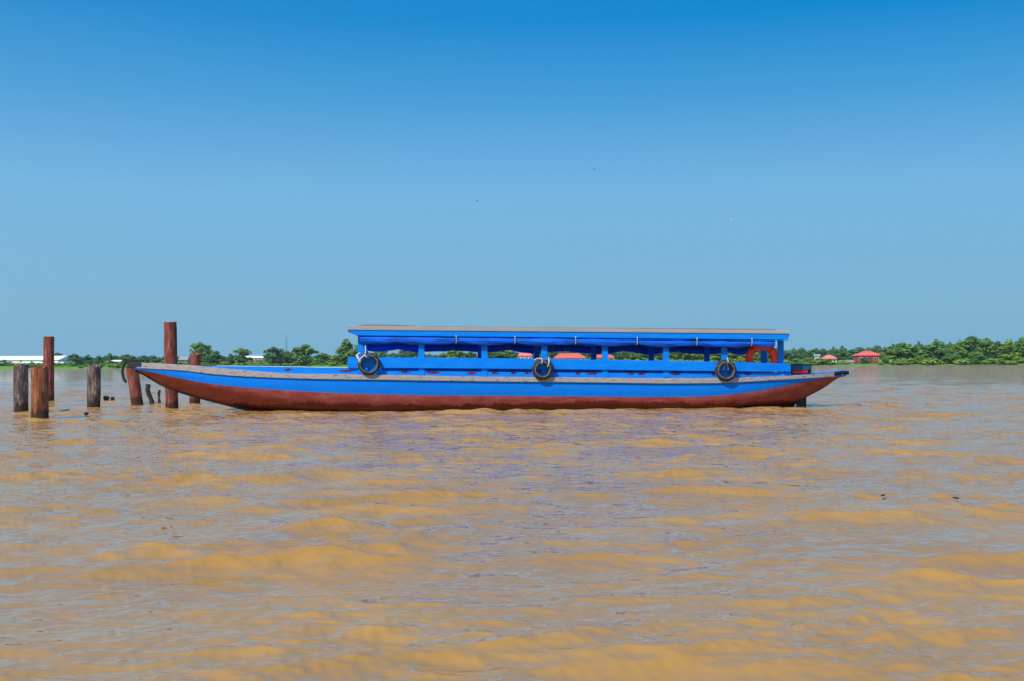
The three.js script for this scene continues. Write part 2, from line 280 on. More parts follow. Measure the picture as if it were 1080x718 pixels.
part('end_fascia', box(0.03, 0.21, 2.1, RX1 - 0.02, roofTop(RX1) - 0.115, 0), M.blue, boat);
const postX = [-3.82, -2.335, -0.767, 0.733, 2.27, 3.83, 5.345, 6.87];
for (const s of [1, -1]) for (const x of postX) {
  const z = Math.min(0.965, halfBeam(x) - 0.075), bot = coamTop(x) - 0.12, top = roofTop(x) - 0.06;
  part('post', box(x < -3 ? 0.17 : 0.15, top - bot, 0.07, x, (top + bot) / 2, s * (z - 0.02)), M.blue, boat);
}
for (const x of postX) part('roof_beam', box(0.07, 0.09, 1.98, x + 0.1, roofTop(x) - 0.115, 0), M.blue, boat);
const panTop = curve([[-4.15, 1.344], [-2.44, 1.324], [-0.08, 1.29], [2.3, 1.243], [4.73, 1.195], [6.23, 1.152], [7.13, 1.124]]), panBot = curve([[-4.15, 1.075], [-2.4, 1.06], [-0.08, 1.029], [2.3, 0.993], [4.73, 0.95], [7.13, 0.915]]);
for (const s of [1, -1]) part('side_panel', board(-4.15, 7.12, s > 0 ? panBot : (x) => coamTop(x) - 0.05, panTop, (x) => Math.min(1.0, halfBeam(x) - 0.02), 0.028, 90, s), M.blue, boat);
// rolled-up curtains under the eaves, tied with white cord
const ties = [-3.86, -2.95, -1.481, -0.019, 1.503, 3.062, 4.587, 6.003, 6.62];
function curtain(s, drop, sagBy, seed) {
  return grid(260, 14, (u, k) => {
    const x = lerp(-3.86, 6.62, u); let i = 0; while (i < ties.length - 2 && x > ties[i + 1]) i++;
    const t = (x - ties[i]) / (ties[i + 1] - ties[i]), belly = Math.sin(Math.PI * t), a = k * 2 * Math.PI, end = smooth(t, 0, 0.1) * smooth(1 - t, 0, 0.1);
    const r = (0.052 + 0.022 * belly) * (1 + 0.16 * n2(a * 1.1 + seed + i * 9, x * 1.7) * end), squash = 1.25;
    return [x, roofTop(x) - 0.30 - drop - sagBy * belly * (0.6 + 0.5 * Math.abs(n2(i * 3.1 + seed, 2))) + r * squash * Math.sin(a) + 0.012 * Math.sin(a * 3 + x * 6), s * (RZ - 0.075 + r * 0.95 * Math.cos(a) + 0.012)];
  });
}
for (const [s, drop, sag, seed] of [[1, 0, 0.035, 0], [-1, 0.15, 0.05, 31]]) {
  const cu = part('rolled_curtain', curtain(s, drop, sag, seed), M.tarp, boat);
  for (const x of ties.slice(2, 8)) { const y = roofTop(x) - 0.29 - drop, z = s * (RZ - 0.063); part('tie_cord', tube([[x, y + 0.10 + drop * 0.6, z + s * 0.06], [x + 0.004, y + 0.05, z + s * 0.08], [x + 0.012, y - 0.03, z + s * 0.06], [x, y - 0.085, z], [x, y - 0.03, z - s * 0.06]], 0.011, 14, 5), M.cord, cu); }
}
part('curtain_sheet', board(-3.86, 6.62, (x) => roofTop(x) - 0.42, (x) => roofTop(x) - 0.06, () => RZ - 0.05, 0.012, 60, -1), M.tarp, boat);
// stern locker, open towards the side, with a red tank inside
{
  const x0 = 7.17, x1 = 7.74, zt = 0.56, y0 = 0.845, y1 = 1.125;
  const lk = new THREE.Group(); lk.name = 'stern_locker'; boat.add(lk);
  part('locker_top', box(x1 - x0, 0.03, 2 * zt, (x0 + x1) / 2, y1 - 0.015, 0), M.teal, lk);
  part('locker_back', box(x1 - x0 - 0.06, y1 - y0 - 0.03, 0.025, (x0 + x1) / 2, (y0 + y1) / 2 - 0.016, 0.2), M.teal, lk);
  part('locker_end', box(0.028, y1 - y0 - 0.031, 2 * zt - 0.02, x0 + 0.014, (y0 + y1) / 2 - 0.016, 0), M.teal, lk);
  part('locker_end', box(0.028, y1 - y0 - 0.031, 2 * zt - 0.02, x1 - 0.014, (y0 + y1) / 2 - 0.016, 0), M.teal, lk);
  part('locker_front', box(x1 - x0 - 0.06, 0.13, 0.02, (x0 + x1) / 2, y1 - 0.1, zt - 0.03), M.teal, lk);
}
{
  const p = toWorld(7.45, 0.862, 0.42), t = thing('fuel_tank', 'red flat tank in the open dark teal locker at the boat stern', 'tank', [p.x, p.y, p.z], boatYaw);
  part('tank_body', box(0.44, 0.11, 0.22, 0, 0.058, 0, 0.03), M.red, t); part('filler_cap', new THREE.CylinderGeometry(0.025, 0.03, 0.03, 12).translate(0.12, 0.125, 0), M.black, t);
}
// red bundles pushed up on the beams under the roof
[[-3.5, 'short dark red bundle under the roof above the bow-end tyre'], [0.95, 'dark red bundle under the roof above the middle tyre'], [2.86, 'dark red bundle under the roof near midships']].forEach(([x, label], i) => {
  const p = toWorld(x, roofTop(x) - 0.24, 0.55), g = thing('stowed_bundle', label, 'bundle', [p.x, p.y, p.z], boatYaw, 'bundles under the boat roof');
  const b = new THREE.CapsuleGeometry(0.06, 0.36, 4, 10).rotateZ(Math.PI / 2).scale(1, 0.8, 1.2).translate(0, 0.03, 0); part('roll', b, std({ color: lin(150, 24, 30), roughness: 0.8 }), g);
  for (const dx of [-0.12, 0.12]) part('strap', new THREE.TorusGeometry(0.064, 0.008, 5, 16).rotateY(Math.PI / 2).scale(1, 0.82, 1.22).translate(dx, 0.03, 0), M.black, g);
});

// tyre fenders
const tyreMat = std({ roughness: 0.75, map: colourMap(256, 64, (u, v) => { const f = fbm(u * 10, v * 4, 4); return mixc(mixc([30, 30, 31], [52, 51, 50], 0.5 + f), [150, 148, 142], clamp(f * 2.4 - 0.2, 0, 0.6) * 0.6); }) });
const tyreWall = std({ roughness: 0.8, map: colourMap(256, 64, (u, v) => mixc([70, 70, 70], [136, 132, 126], clamp(0.5 + 1.2 * fbm(u * 8 + 9, v * 3, 4), 0, 1))) });
function tyreGeo(R, r0, w) { const h = w / 2; return new THREE.LatheGeometry([[r0 + 0.012, -h * 0.55], [r0, -h * 0.7], [r0 + 0.012, -h * 0.92], [(R + r0) / 2, -h], [R - 0.025, -h * 0.86], [R, -h * 0.45], [R, h * 0.45], [R - 0.025, h * 0.86], [(R + r0) / 2, h], [r0 + 0.012, h * 0.92], [r0, h * 0.7], [r0 + 0.012, h * 0.55], [(R + r0) / 2, h * 0.5], [R - 0.04, 0.0], [(R + r0) / 2, -h * 0.5], [r0 + 0.012, -h * 0.55]].map(([a, b]) => new THREE.Vector2(a, b)), 40).rotateX(Math.PI / 2); }
function fender(x, y, R, r0, label, cords, tilt) {
  const zb = Math.min(1.0, halfBeam(x) - 0.02) + 0.09, p = toWorld(x, y, zb), t = thing('tyre_fender', label, 'tyre', [p.x, p.y, p.z], boatYaw, 'tyres hung along the boat side');
  const b = part('tyre', tyreGeo(R, r0, 0.15), tyreMat, t); b.rotation.set(tilt, 0, 0);
  part('sidewall_rib', new THREE.TorusGeometry(r0 + 0.03, 0.014, 6, 40).translate(0, 0, 0.072), tyreWall, b);
  for (const [pts, r] of cords) part('hanging_cord', tube(pts, r, 20, 6), M.cord, t);
}
fender(-3.626, 1.177, 0.275, 0.185, 'worn tyre with thick white rope hung at the forward end of the cabin', [[[[-0.05, 0.16, 0.1], [-0.1, 0.2, 0.12], [-0.2, 0.12, 0.12], [-0.24, 0.04, 0.11], [-0.2, 0.02, 0.06]], 0.02], [[[-0.2, 0.06, 0.11], [-0.26, 0.15, 0.1], [-0.29, 0.21, 0.02], [-0.22, 0.26, -0.07]], 0.026], [[[-0.1, 0.18, 0.1], [-0.08, 0.28, 0.08], [-0.09, 0.44, -0.06]], 0.014]], 0.05);
fender(0.67, 1.014, 0.262, 0.155, 'black tyre tied with white cords to the middle of the boat side', [[[[-0.19, 0.24, -0.04], [-0.12, 0.275, 0.0], [-0.03, 0.26, 0.07], [-0.02, 0.17, 0.1], [-0.03, 0.13, 0.04]], 0.014], [[[0.16, 0.3, -0.04], [0.155, 0.22, 0.08], [0.14, 0.1, 0.09], [0.12, 0.07, 0.03]], 0.015], [[[-0.2, 0.25, -0.05], [-0.05, 0.26, -0.02], [0.1, 0.24, -0.04]], 0.012]], 0.03);
fender(5.333, 0.965, 0.27, 0.175, 'black tyre with thin pale cord hung near the stern below the cabin', [[[[-0.05, 0.02, -0.02], [-0.02, 0.13, -0.01], [0.02, 0.16, -0.01], [0.05, 0.12, -0.01], [0.07, 0.02, -0.02]], 0.009], [[[0.06, 0.32, -0.06], [0.04, 0.22, 0.09], [0.03, 0.16, 0.04]], 0.011]], 0.03);
// life ring behind the side panel
{
  const p = toWorld(6.39, 1.25, 0.665), t = thing('life_ring', 'large red life ring standing inside the stern end of the cabin', 'life ring', [p.x, p.y, p.z], boatYaw);
  const ring = std({ roughness: 0.55, map: colourMap(128, 64, (u, v) => mixc([252, 66, 40], [238, 74, 50], clamp(0.5 + fbm(u * 9, v * 5, 3), 0, 1))) });
  part('float', new THREE.TorusGeometry(0.335, 0.1, 14, 56).scale(1, 1, 0.8), ring, t);
  for (let k = 0; k < 4; k++) part('band', new THREE.TorusGeometry(0.103, 0.006, 5, 24).scale(1, 0.82, 2.6).rotateX(Math.PI / 2).translate(0.335, 0, 0).rotateZ(Math.PI / 4 + k * Math.PI / 2), std({ color: lin(206, 52, 40), roughness: 0.7 }), t);
  part('hanging_cord', tube([[0.0, 0.42, 0], [0.02, 0.5, 0.0], [0.0, 0.58, 0]], 0.012, 8, 5), M.black, t);
}
// black mooring rope hanging from the bow
single('mooring_rope', tube([[-9.36, 1.27, 0.05], [-9.55, 1.275, 0.1], [-9.69, 1.24, 0.14], [-9.76, 1.14, 0.14], [-9.79, 0.995, 0.13], [-9.755, 0.83, 0.12], [-9.70, 0.735, 0.11]].map((p) => toWorld(...p).toArray()), 0.03, 40, 8), std({ color: lin(30, 31, 32), roughness: 0.9 }), 'black rope looped over the bow tip and hanging down', 'rope');

// ------------------------------------------------------------------ timber piles
function barkMap(a, b, dark, patch, seed) {
  return colourMap(256, 512, (u, v) => {
    const th = u * 2 * Math.PI, cx = Math.cos(th), sx = Math.sin(th), y = v * 2.95;
    const grain = n3(cx * 5 + seed, sx * 5, y * 0.9) * 0.6 + n3(cx * 13, sx * 13 + seed, y * 2.5) * 0.4, blot = n3(cx * 1.4 + seed, sx * 1.4, y * 1.8) * 0.6 + n3(cx * 3 + seed, sx * 3, y * 5) * 0.4;
    let c = mixc(a, b, clamp(0.5 + 0.6 * grain, 0, 1)); c = mixc(c, dark, clamp(blot * 1.6 - 0.15, 0, 0.6)); c = mixc(c, patch, clamp(-blot * 2.4 - 0.4, 0, 0.75));
    const wet = 0.22 + 0.1 * n3(cx * 2 + seed, sx * 2, 3); c = mixc(c, [46, 30, 26], smooth(wet - y + 0.45, -0.03, 0.06) * 0.75); return c;
  });
}
const barkBump = greyMap(256, 256, (u, v) => { const th = u * 2 * Math.PI; return 0.5 + 0.3 * n3(Math.cos(th) * 6, Math.sin(th) * 6, v * 3) + 0.2 * n3(Math.cos(th) * 15, Math.sin(th) * 15, v * 8); });
function pile(x, z, d, top, lean, seed, cols, capped, label) {
  const g = thing('timber_pile', label, 'pile', [x, 0, z], 0, 'timber piles standing in the river'), r = d / 2, bot = -0.45, seg = 28, rows = 16;
  const geo = grid(rows, seg, (v, u) => {
    const a = u * 2 * Math.PI, y = lerp(bot, top, v), sq = 1 / Math.pow(Math.pow(Math.abs(Math.cos(a)), 3.2) + Math.pow(Math.abs(Math.sin(a)), 3.2), 1 / 3.2);
    const rr = r * lerp(1, sq, 0.35) * (1 + 0.05 * n3(Math.cos(a) * 1.6 + seed, Math.sin(a) * 1.6, y * 1.3) + 0.025 * n3(Math.cos(a) * 5 + seed, Math.sin(a) * 5, y * 2) - 0.03 * v);
    const ragged = v === 1 ? 0.045 * n2(Math.cos(a) * 2 + seed, Math.sin(a) * 2) : 0; return [rr * Math.cos(a), y + ragged, rr * Math.sin(a)];
  }, (p, v, u) => [u, (lerp(bot, top, v) + 0.45) / 2.95]);
  const m = std({ map: barkMap(...cols, seed * 3.3), bumpMap: barkBump, bumpScale: 0.02, roughness: 0.9 });
  const sh = part('shaft', geo, m, g); sh.rotation.order = 'ZYX'; sh.rotation.set(0, seed * 1.7, lean[0]);
  const cap = grid(5, seg, (v, u) => { const a = u * 2 * Math.PI, sq = 1 / Math.pow(Math.pow(Math.abs(Math.cos(a)), 3.2) + Math.pow(Math.abs(Math.sin(a)), 3.2), 1 / 3.2), rr = r * 0.975 * lerp(1, sq, 0.35) * (1 - v); return [rr * Math.cos(a), top + (1 - v) * 0.045 * n2(Math.cos(a) * 2 + seed, Math.sin(a) * 2) + capped * (1 - (1 - v) ** 2) + v * 0.02 * n2(rr * 20 * Math.cos(a) + seed, rr * 20), rr * Math.sin(a)]; }, (p, v, u) => [p[0] * 1.3 + 0.5, p[2] * 1.3 + 0.5]);
  part('end_grain', cap, m, sh);
  return g;
}
const bark = { dark: [[88, 74, 74], [112, 94, 88], [50, 42, 44], [164, 146, 134]], orange: [[150, 92, 58], [128, 70, 46], [84, 46, 36], [168, 118, 86]], red: [[146, 72, 58], [120, 60, 54], [78, 48, 46], [156, 108, 92]] };
pile(-12.42, -28.8, 0.355, 1.2, [0.012, 0], 1, bark.dark, 0.02, 'dark grey pile with pale patch behind the short orange-brown pile');
pile(-10.41, -25.09, 0.37, 1.13, [0.005, 0], 2, bark.orange, 0.01, 'nearest short orange-brown pile with flat top');
pile(-15.15, -37.21, 0.34, 2.08, [0.0, 0], 3, bark.red, 0.01, 'tall slim reddish pile furthest left behind the short piles');
pile(-11.71, -31.86, 0.365, 1.12, [0.0, 0], 4, bark.dark, 0.07, 'dark pile with rounded top standing alone left of the bow');
pile(-11.2, -34.03, 0.34, 1.13, [0.15, 0], 5, bark.red, 0.01, 'leaning brown pile under the tip of the bow');
pile(-9.02, -30.18, 0.33, 2.27, [0.022, 0], 6, bark.red, 0.01, 'tallest red-brown pile right behind the bow');
pile(-9.65, -34.62, 0.31, 1.5, [-0.01, 0], 7, bark.red, 0.01, 'reddish pile rising behind the foredeck');

// driftwood and floating scraps
const driftMat = std({ color: lin(52, 46, 42), roughness: 0.9 });
function snag(x, z, pts, r, label) { const geo = tube(pts, r, 18, 7), p = geo.attributes.position; for (let i = 0; i < p.count; i++) { const f = 1 - 0.6 * smooth(p.getY(i), 0, pts[pts.length - 1][1]); p.setX(i, p.getX(i) + 0.02 * n3(p.getX(i) * 9, p.getY(i) * 9, 1)); p.setZ(i, p.getZ(i) * f); } const m = single('driftwood_snag', geo, driftMat, label, 'driftwood', 'snags sticking out of the water'); m.position.set(x, 0, z); }
snag(-10.5, -33.1, [[0.06, -0.3, 0], [0.04, 0.0, 0], [-0.02, 0.22, 0], [-0.1, 0.42, 0.02], [-0.09, 0.62, 0]], 0.07, 'thick dark crooked snag standing between leaning pile and tallest pile');
snag(-10.26, -33.1, [[0.02, -0.3, 0], [0.0, 0.1, 0], [-0.02, 0.28, 0], [0.0, 0.45, 0]], 0.04, 'thin dark straight snag beside the crooked one under the bow');
function scrap(x, z, sx, sy, sz, seed, label, y = 0) { const g = new THREE.IcosahedronGeometry(1, 3), p = g.attributes.position; for (let i = 0; i < p.count; i++) { const f = 1 + 0.35 * n3(p.getX(i) * 1.4 + seed, p.getY(i) * 1.4, p.getZ(i) * 1.4); p.setXYZ(i, p.getX(i) * f * sx, p.getY(i) * f * sy, p.getZ(i) * f * sz); } g.computeVertexNormals(); const m = single('floating_driftwood', g, driftMat, label, 'driftwood', 'dark scraps afloat'); m.position.set(x, y, z); m.rotation.y = seed; }
scrap(-13.87, -38.9, 0.10, 0.09, 0.1, 1, 'dark lump afloat right of the round-topped pile', 0.06);
scrap(-13.65, -38.9, 0.08, 0.07, 0.07, 2, 'smaller dark lump touching the larger lump by the round-topped pile', 0.04);
scrap(-10.07, -26.92, 0.05, 0.04, 0.05, 3, 'tiny dark scrap afloat below the round-topped pile', 0.03);
scrap(3.17, -9.77, 0.035, 0.006, 0.014, 4, 'small dark sliver afloat on open water at the right', 0.012);
scrap(3.68, -9.48, 0.04, 0.006, 0.015, 5, 'thin dark sliver afloat behind the brown wave at the right', 0.02);

// birds, tiny in the sky
function bird(x, y, z, s, col, label) {
  const g = thing('flying_bird', label, 'bird', [x, y, z], 0.6, 'birds far off in the sky'), m = std({ color: col, roughness: 0.9 });
  part('body', new THREE.SphereGeometry(0.06 * s, 10, 8).scale(2.4, 1, 1), m, g);
  for (const k of [1, -1]) part('wing', grid(6, 3, (u, v) => [lerp(-0.08, 0.06, v) * (1 - 0.7 * u) * s - 0.05 * u * s, (0.05 + 0.1 * Math.sin(u * 2.4)) * s, k * u * 0.34 * s]), m, g);
}
bird(-3.6, 18.3, -120, 0.6, lin(70, 90, 104), 'small dark bird left of the middle of the sky');
bird(8.8, 21.6, -120, 0.6, lin(78, 98, 112), 'highest dark bird above the middle of the boat roof');
bird(23.3, 16.2, -120, 0.9, lin(235, 238, 240), 'pale bird at the right of the sky');

// ------------------------------------------------------------------ far bank
const shoreD = (X) => 550 - 130 * X / 1080; // distance of the bank, X runs 0..1080 from left to right of the stretch in view
const bankPt = (X, back = 0) => { const d = shoreD(X) + back; return [(X - 540) / 1200 * d, -d]; };
const PXM = (X, back = 0) => (shoreD(X) + back) / 1200; // metres per unit of X at the bank
const grassMap = colourMap(512, 512, (u, v) => mixc([66, 118, 34], [98, 146, 44], clamp(0.5 + 0.9 * fbm(u * 30, v * 30, 4), 0, 1)));
structure('far_bank', grid(160, 8, (u, v) => {
  const X = lerp(-2200, 3400, u), back = [0, 0.6, 2, 6, 20, 60, 160, 500, 2500][Math.round(v * 8)], h = [-0.4, 0.3, 0.9, 1.7, 2.1, 2.2, 2.3, 2.6, 3][Math.round(v * 8)] * lerp(1, 0.42, smooth(X, 780, 860));
  const XX = clamp(X, -300, 1500), d = shoreD(XX) + back + 1.2 * n2(X * 0.05, 3); return [(X - 540) / 1200 * d, h, -d];
}, (p) => [p[0] / 20, p[2] / 20]), std({ map: grassMap, roughness: 0.95 }));

const bankH = (X, back) => lerp(1, 0.42, smooth(X, 780, 860)) * curve([[0, -0.3], [0.6, 0.3], [2, 0.9], [6, 1.7], [20, 2.1], [60, 2.2], [160, 2.3], [500, 2.6]])(back);
// tree kit: crowns are many leaf sprays spread over lobes
function crown(seed, lobes, n, leaf) {
  const r = rng(seed), pos = [], nor = [], col = [], tmp = new THREE.Vector3(), q = new THREE.Quaternion(), e = new THREE.Euler();
  for (let i = 0; i < n; i++) {
    const L = lobes[Math.floor(r() * lobes.length)], u = r() * 2 - 1, a = r() * 6.283, s = Math.sqrt(1 - u * u), rad = 0.62 + 0.42 * Math.pow(r(), 0.6);
    const dir = tmp.set(s * Math.cos(a), u, s * Math.sin(a)), c = [L[0] + dir.x * L[3] * rad, L[1] + dir.y * L[4] * rad, L[2] + dir.z * L[3] * rad];
    const nx = dir.x + (r() - 0.5) * 0.9, ny = dir.y * 0.8 + 0.35 + (r() - 0.5) * 0.9, nz = dir.z + (r() - 0.5) * 0.9;
    q.setFromUnitVectors(new THREE.Vector3(0, 0, 1), new THREE.Vector3(nx, ny, nz).normalize());
    const w = leaf * (0.6 + 0.8 * r()), h = w * (0.5 + 0.4 * r()), spin = r() * 6.283, tint = 0.6 + 0.8 * r(), warm = r();
    const pts = []; for (let k = 0; k < 5; k++) { const b = spin + k * 1.2566, f = 0.7 + 0.6 * r(); pts.push(new THREE.Vector3(Math.cos(b) * w * f, Math.sin(b) * h * f, (r() - 0.5) * w * 0.35).applyQuaternion(q)); }
    for (const [A, B, C] of [[0, 1, 2], [0, 2, 3], [0, 3, 4]]) for (const k of [A, B, C]) { pos.push(c[0] + pts[k].x, c[1] + pts[k].y, c[2] + pts[k].z); col.push(tint * (0.85 + 0.4 * warm), tint, tint * 0.8); }
  }
  const g = new THREE.BufferGeometry(); g.setAttribute('position', new THREE.Float32BufferAttribute(pos, 3)); g.setAttribute('color', new THREE.Float32BufferAttribute(col, 3)); g.computeVertexNormals(); return g;
}
function treeKit(seed, kind) { // unit tree: 1 m tall, about `w` wide
  const r = rng(seed), lobes = [], wide = { round: 0.42, tall: 0.3, spread: 0.52, palm: 0.3 }[kind], low = { round: 0.16, tall: 0.2, spread: 0.42, palm: 0.7 }[kind], n = 20 + Math.floor(r() * 8);
  for (let i = 0; i < n; i++) { const t = r(), y = lerp(low, 0.86, t), a = r() * 6.283, m = wide * (kind === 'tall' ? 1 - 0.6 * t : 1 - 0.45 * Math.abs(t - 0.35)) * Math.sqrt(r()) * 0.75, s = lerp(0.15, 0.08, t) * (0.6 + 0.8 * r()); lobes.push([Math.cos(a) * m, y, Math.sin(a) * m, s * 1.15, s * 0.85]); }
  lobes.push([0, 0.88, 0, 0.11, 0.1]);
  const limbs = [new THREE.CylinderGeometry(0.014, 0.028, low + 0.25, 7).translate(0, (low + 0.25) / 2, 0)];
  for (const l of lobes.slice(0, 6)) { const b = new THREE.Vector3(0, low * (0.7 + 0.5 * r()), 0), e = new THREE.Vector3(l[0], l[1], l[2]); limbs.push(new THREE.TubeGeometry(new THREE.QuadraticBezierCurve3(b, b.clone().lerp(e, 0.5).add(new THREE.Vector3(0, -0.03, 0)), e), 4, 0.008, 5)); }
  return { crown: crown(seed + 5, lobes, 1300, 0.042), trunk: mergeGeometries(limbs.map((g) => { g.deleteAttribute('uv'); return g.index ? g.toNonIndexed() : g; })) };
}
const kits = { round: [1, 2, 3, 4].map((s) => treeKit(s * 13, 'round')), tall: [1, 2].map((s) => treeKit(s * 17 + 3, 'tall')), spread: [1, 2, 3].map((s) => treeKit(s * 19 + 5, 'spread')) };
const leafMat = (r, g, b) => new THREE.MeshPhysicalMaterial({ color: new THREE.Color(r, g, b), vertexColors: true, roughness: 0.75, transmission: 0.25, thickness: 0, side: THREE.DoubleSide });
const leaves = { mid: leafMat(0.075, 0.22, 0.025), dark: leafMat(0.045, 0.15, 0.035), lime: leafMat(0.14, 0.29, 0.018), cool: leafMat(0.04, 0.16, 0.06) };
const woodMat = std({ color: lin(92, 78, 64), roughness: 0.95 });
let treeCount = 0;
function tree(X, topY, w, kind, leaf, label, group, back = 6) {
  const [x, z] = bankPt(X, back), m = PXM(X, back), hor = 386.14 - 5.47 * X / 1080, base = bankH(X, back), h = Math.max(2.5, (hor - topY) * m + 1.15 - base), r = rng(900 + treeCount * 7), kit = kits[kind][treeCount++ % kits[kind].length];
  const t = thing('bank_tree', label, 'tree', [x, base - 0.05, z], r() * 6.283, group), width = w * m * (X > 930 ? 1.75 : 1.5), sx = clamp(width / ({ round: 0.9, tall: 0.68, spread: 1.08 }[kind]), h * 0.5, h * 2.2);
  const a = part('trunk', kit.trunk, woodMat, t), b = part('crown', kit.crown, leaves[leaf], t);
  a.scale.set(Math.min(sx, h), h, Math.min(sx, h)); b.scale.set(sx, h, sx);
}
// standing apart, left of the cabin
[[5, 378.5, 15, 'round', 'cool', 'dark tree in front of the white warehouse at the left edge'],
 [61, 371, 16, 'spread', 'cool', 'dark tree behind the warehouse just right of the tall slim pile', 60],
 [78, 372, 15, 'spread', 'cool', 'flat-topped dark tree at the right end of the white warehouse'],
 [93, 373, 9, 'round', 'cool', 'small round dark tree left of the round-topped pile'],
 [104, 374, 7, 'tall', 'cool', 'narrow dark tree above the round-topped pile'],
 [116, 371, 9, 'spread', 'cool', 'small leaning-crowned tree between round-topped pile and bow tip'],
 [134, 372.5, 13, 'round', 'cool', 'round tree above the bow tip'],
 [151, 374, 11, 'round', 'cool', 'low round tree left of the tallest pile'],
 [166, 377, 9, 'round', 'cool', 'small tree touching the left side of the tallest pile'],
 [211, 359.5, 23, 'spread', 'mid', 'tall spreading tree behind the reddish pile at the foredeck'],
 [228, 369, 18, 'round', 'cool', 'bluish green tree just right of the tall spreading tree'],
 [243, 372, 10, 'round', 'dark', 'small dark tree left of the pale houses'],
 [254, 366, 20, 'round', 'mid', 'broad tree whose crown rises above the first pale house'],
 [288, 365, 25, 'spread', 'cool', 'dark broad tree between the two pale houses'],
 [303, 369, 11, 'round', 'dark', 'tree at the foot of the radio mast'],
 [322, 362, 26, 'round', 'mid', 'largest dome-shaped tree right of the radio mast'],
 [340, 371, 13, 'round', 'mid', 'lower tree right of the dome-shaped tree'],
 [352, 374, 12, 'round', 'lime', 'yellowish low tree left of the cabin'],
 [365, 357.5, 18, 'tall', 'mid', 'tall tree touching the forward end of the cabin'],
 [376, 362, 14, 'round', 'mid', 'tree seen beside the first cabin post'],
].forEach(([X, t, w, k, l, label, back]) => tree(X, t, w, k, l, label, 'trees on the far bank', back));
// seen through the cabin openings
const nth = ['first', 'second', 'third', 'fourth', 'fifth', 'sixth', 'seventh', 'eighth', 'ninth', 'tenth'], seenIn = {};
function throughLabel(X, l) { const o = [444, 511, 574, 638, 702, 764].filter((p) => X > p).length, k = seenIn[o] = (seenIn[o] ?? -1) + 1; return `${{ mid: 'green', cool: 'dark green', lime: 'yellow-green' }[l]} tree, ${nth[k]} from the left in the ${nth[o]} cabin opening from the bow`; }
[[396, 370, 10, 'round', 'cool'], [404, 367, 12, 'spread', 'mid'], [415, 371, 10, 'round', 'cool'], [426, 366, 14, 'spread', 'cool'], [437, 367, 12, 'round', 'mid'], [455, 375, 10, 'round', 'cool'], [469, 371, 14, 'round', 'lime'], [482, 366, 20, 'round', 'lime'], [496, 370, 14, 'round', 'mid'], [518, 368, 16, 'round', 'mid'], [530, 366.5, 18, 'round', 'mid'], [541, 369, 12, 'round', 'cool']].forEach(([X, t, w, k, l]) => tree(X, t, w, k, l, throughLabel(X, l), 'trees seen through the cabin openings', 8));
tree(591, 369.5, 9, 'tall', 'cool', 'single dark tree standing behind the long red roof in the cabin openings', 'trees on the far bank', 40);
[[656, 369, 14, 'spread', 'cool'], [667, 371, 11, 'round', 'mid'], [678, 369, 14, 'round', 'mid'], [690, 368, 15, 'round', 'mid'], [708, 366, 15, 'round', 'lime'], [721, 367, 16, 'round', 'mid'], [733, 368, 16, 'round', 'lime'], [746, 367, 16, 'round', 'mid'], [759, 368, 16, 'round', 'lime'], [773, 368, 16, 'round', 'mid'], [786, 369, 15, 'round', 'lime'], [800, 367.5, 16, 'round', 'mid'], [814, 368, 16, 'round', 'cool']].forEach(([X, t, w, k, l]) => tree(X, t, w, k, l, throughLabel(X, l), 'trees seen through the cabin openings', 8));
// right of the stern
[[832, 369, 16], [845, 367.5, 16], [858, 367, 14], [868, 366.5, 12], [878, 368, 14], [889, 366.5, 12], [898, 367.5, 14], [908, 365, 12], [917, 365.5, 12], [927, 367, 14]].forEach(([X, t, w], i) => tree(X, t, w, i % 3 === 1 ? 'spread' : 'round', i % 2 ? 'dark' : 'cool', `dark tree, ${nth[i]} from the left in the row behind the red-roofed houses`, 'dark trees behind the red-roofed houses', 70));
[[838, 377, 18], [852, 376, 18], [866, 378, 16], [874, 380, 10]].forEach(([X, t, w], i) => tree(X, t, w, 'round', 'lime', `low bright green waterside tree, ${nth[i]} from the left beyond the boat stern`, 'low bright trees at the waterside', 2));
[[912, 377, 10, 'round', 'dark', 'small dark tree in front of the large red-roofed house'], [939, 363.5, 15, 'round', 'mid', 'tree at the right corner of the large red-roofed house'], [952, 360, 20, 'round', 'mid', 'round dark-based tree right of the large red-roofed house'],
 [964, 366.5, 15, 'round', 'cool', 'low tree in the first dip of the right treeline'], [975, 363, 17, 'round', 'mid', 'sloping-crowned tree left of the first high crown'], [988, 357.5, 20, 'spread', 'mid', 'first high crown of the right treeline'], [1001, 361, 16, 'round', 'mid', 'tree right of the first high crown'], [1012, 358, 16, 'round', 'lime', 'yellow-green tree left of the highest crown'],
 [1025, 354.3, 24, 'round', 'mid', 'highest tree of the right treeline'], [1041, 356, 18, 'spread', 'mid', 'flat-topped tree right of the highest one'], [1052, 358.5, 14, 'round', 'cool', 'darker tree in the last dip of the right treeline'], [1064, 357.5, 20, 'round', 'lime', 'wide tree near the right edge of the picture'], [1078, 354.8, 16, 'spread', 'mid', 'tree with ragged high crown at the right edge'],
 [970, 374, 18, 'round', 'lime', 'low bushy tree at the waterside under the sloping-crowned tree'], [1000, 372, 20, 'round', 'mid', 'low bushy tree at the waterside under the first high crown'], [1030, 371, 22, 'round', 'mid', 'low bushy tree at the waterside under the highest tree'], [1060, 372, 20, 'round', 'lime', 'low bushy tree at the waterside near the right edge'],
].forEach(([X, t, w, k, l, label], i) => tree(X, t, w, k, l, label, 'trees of the right-hand bank', i > 12 ? 2 : 7));
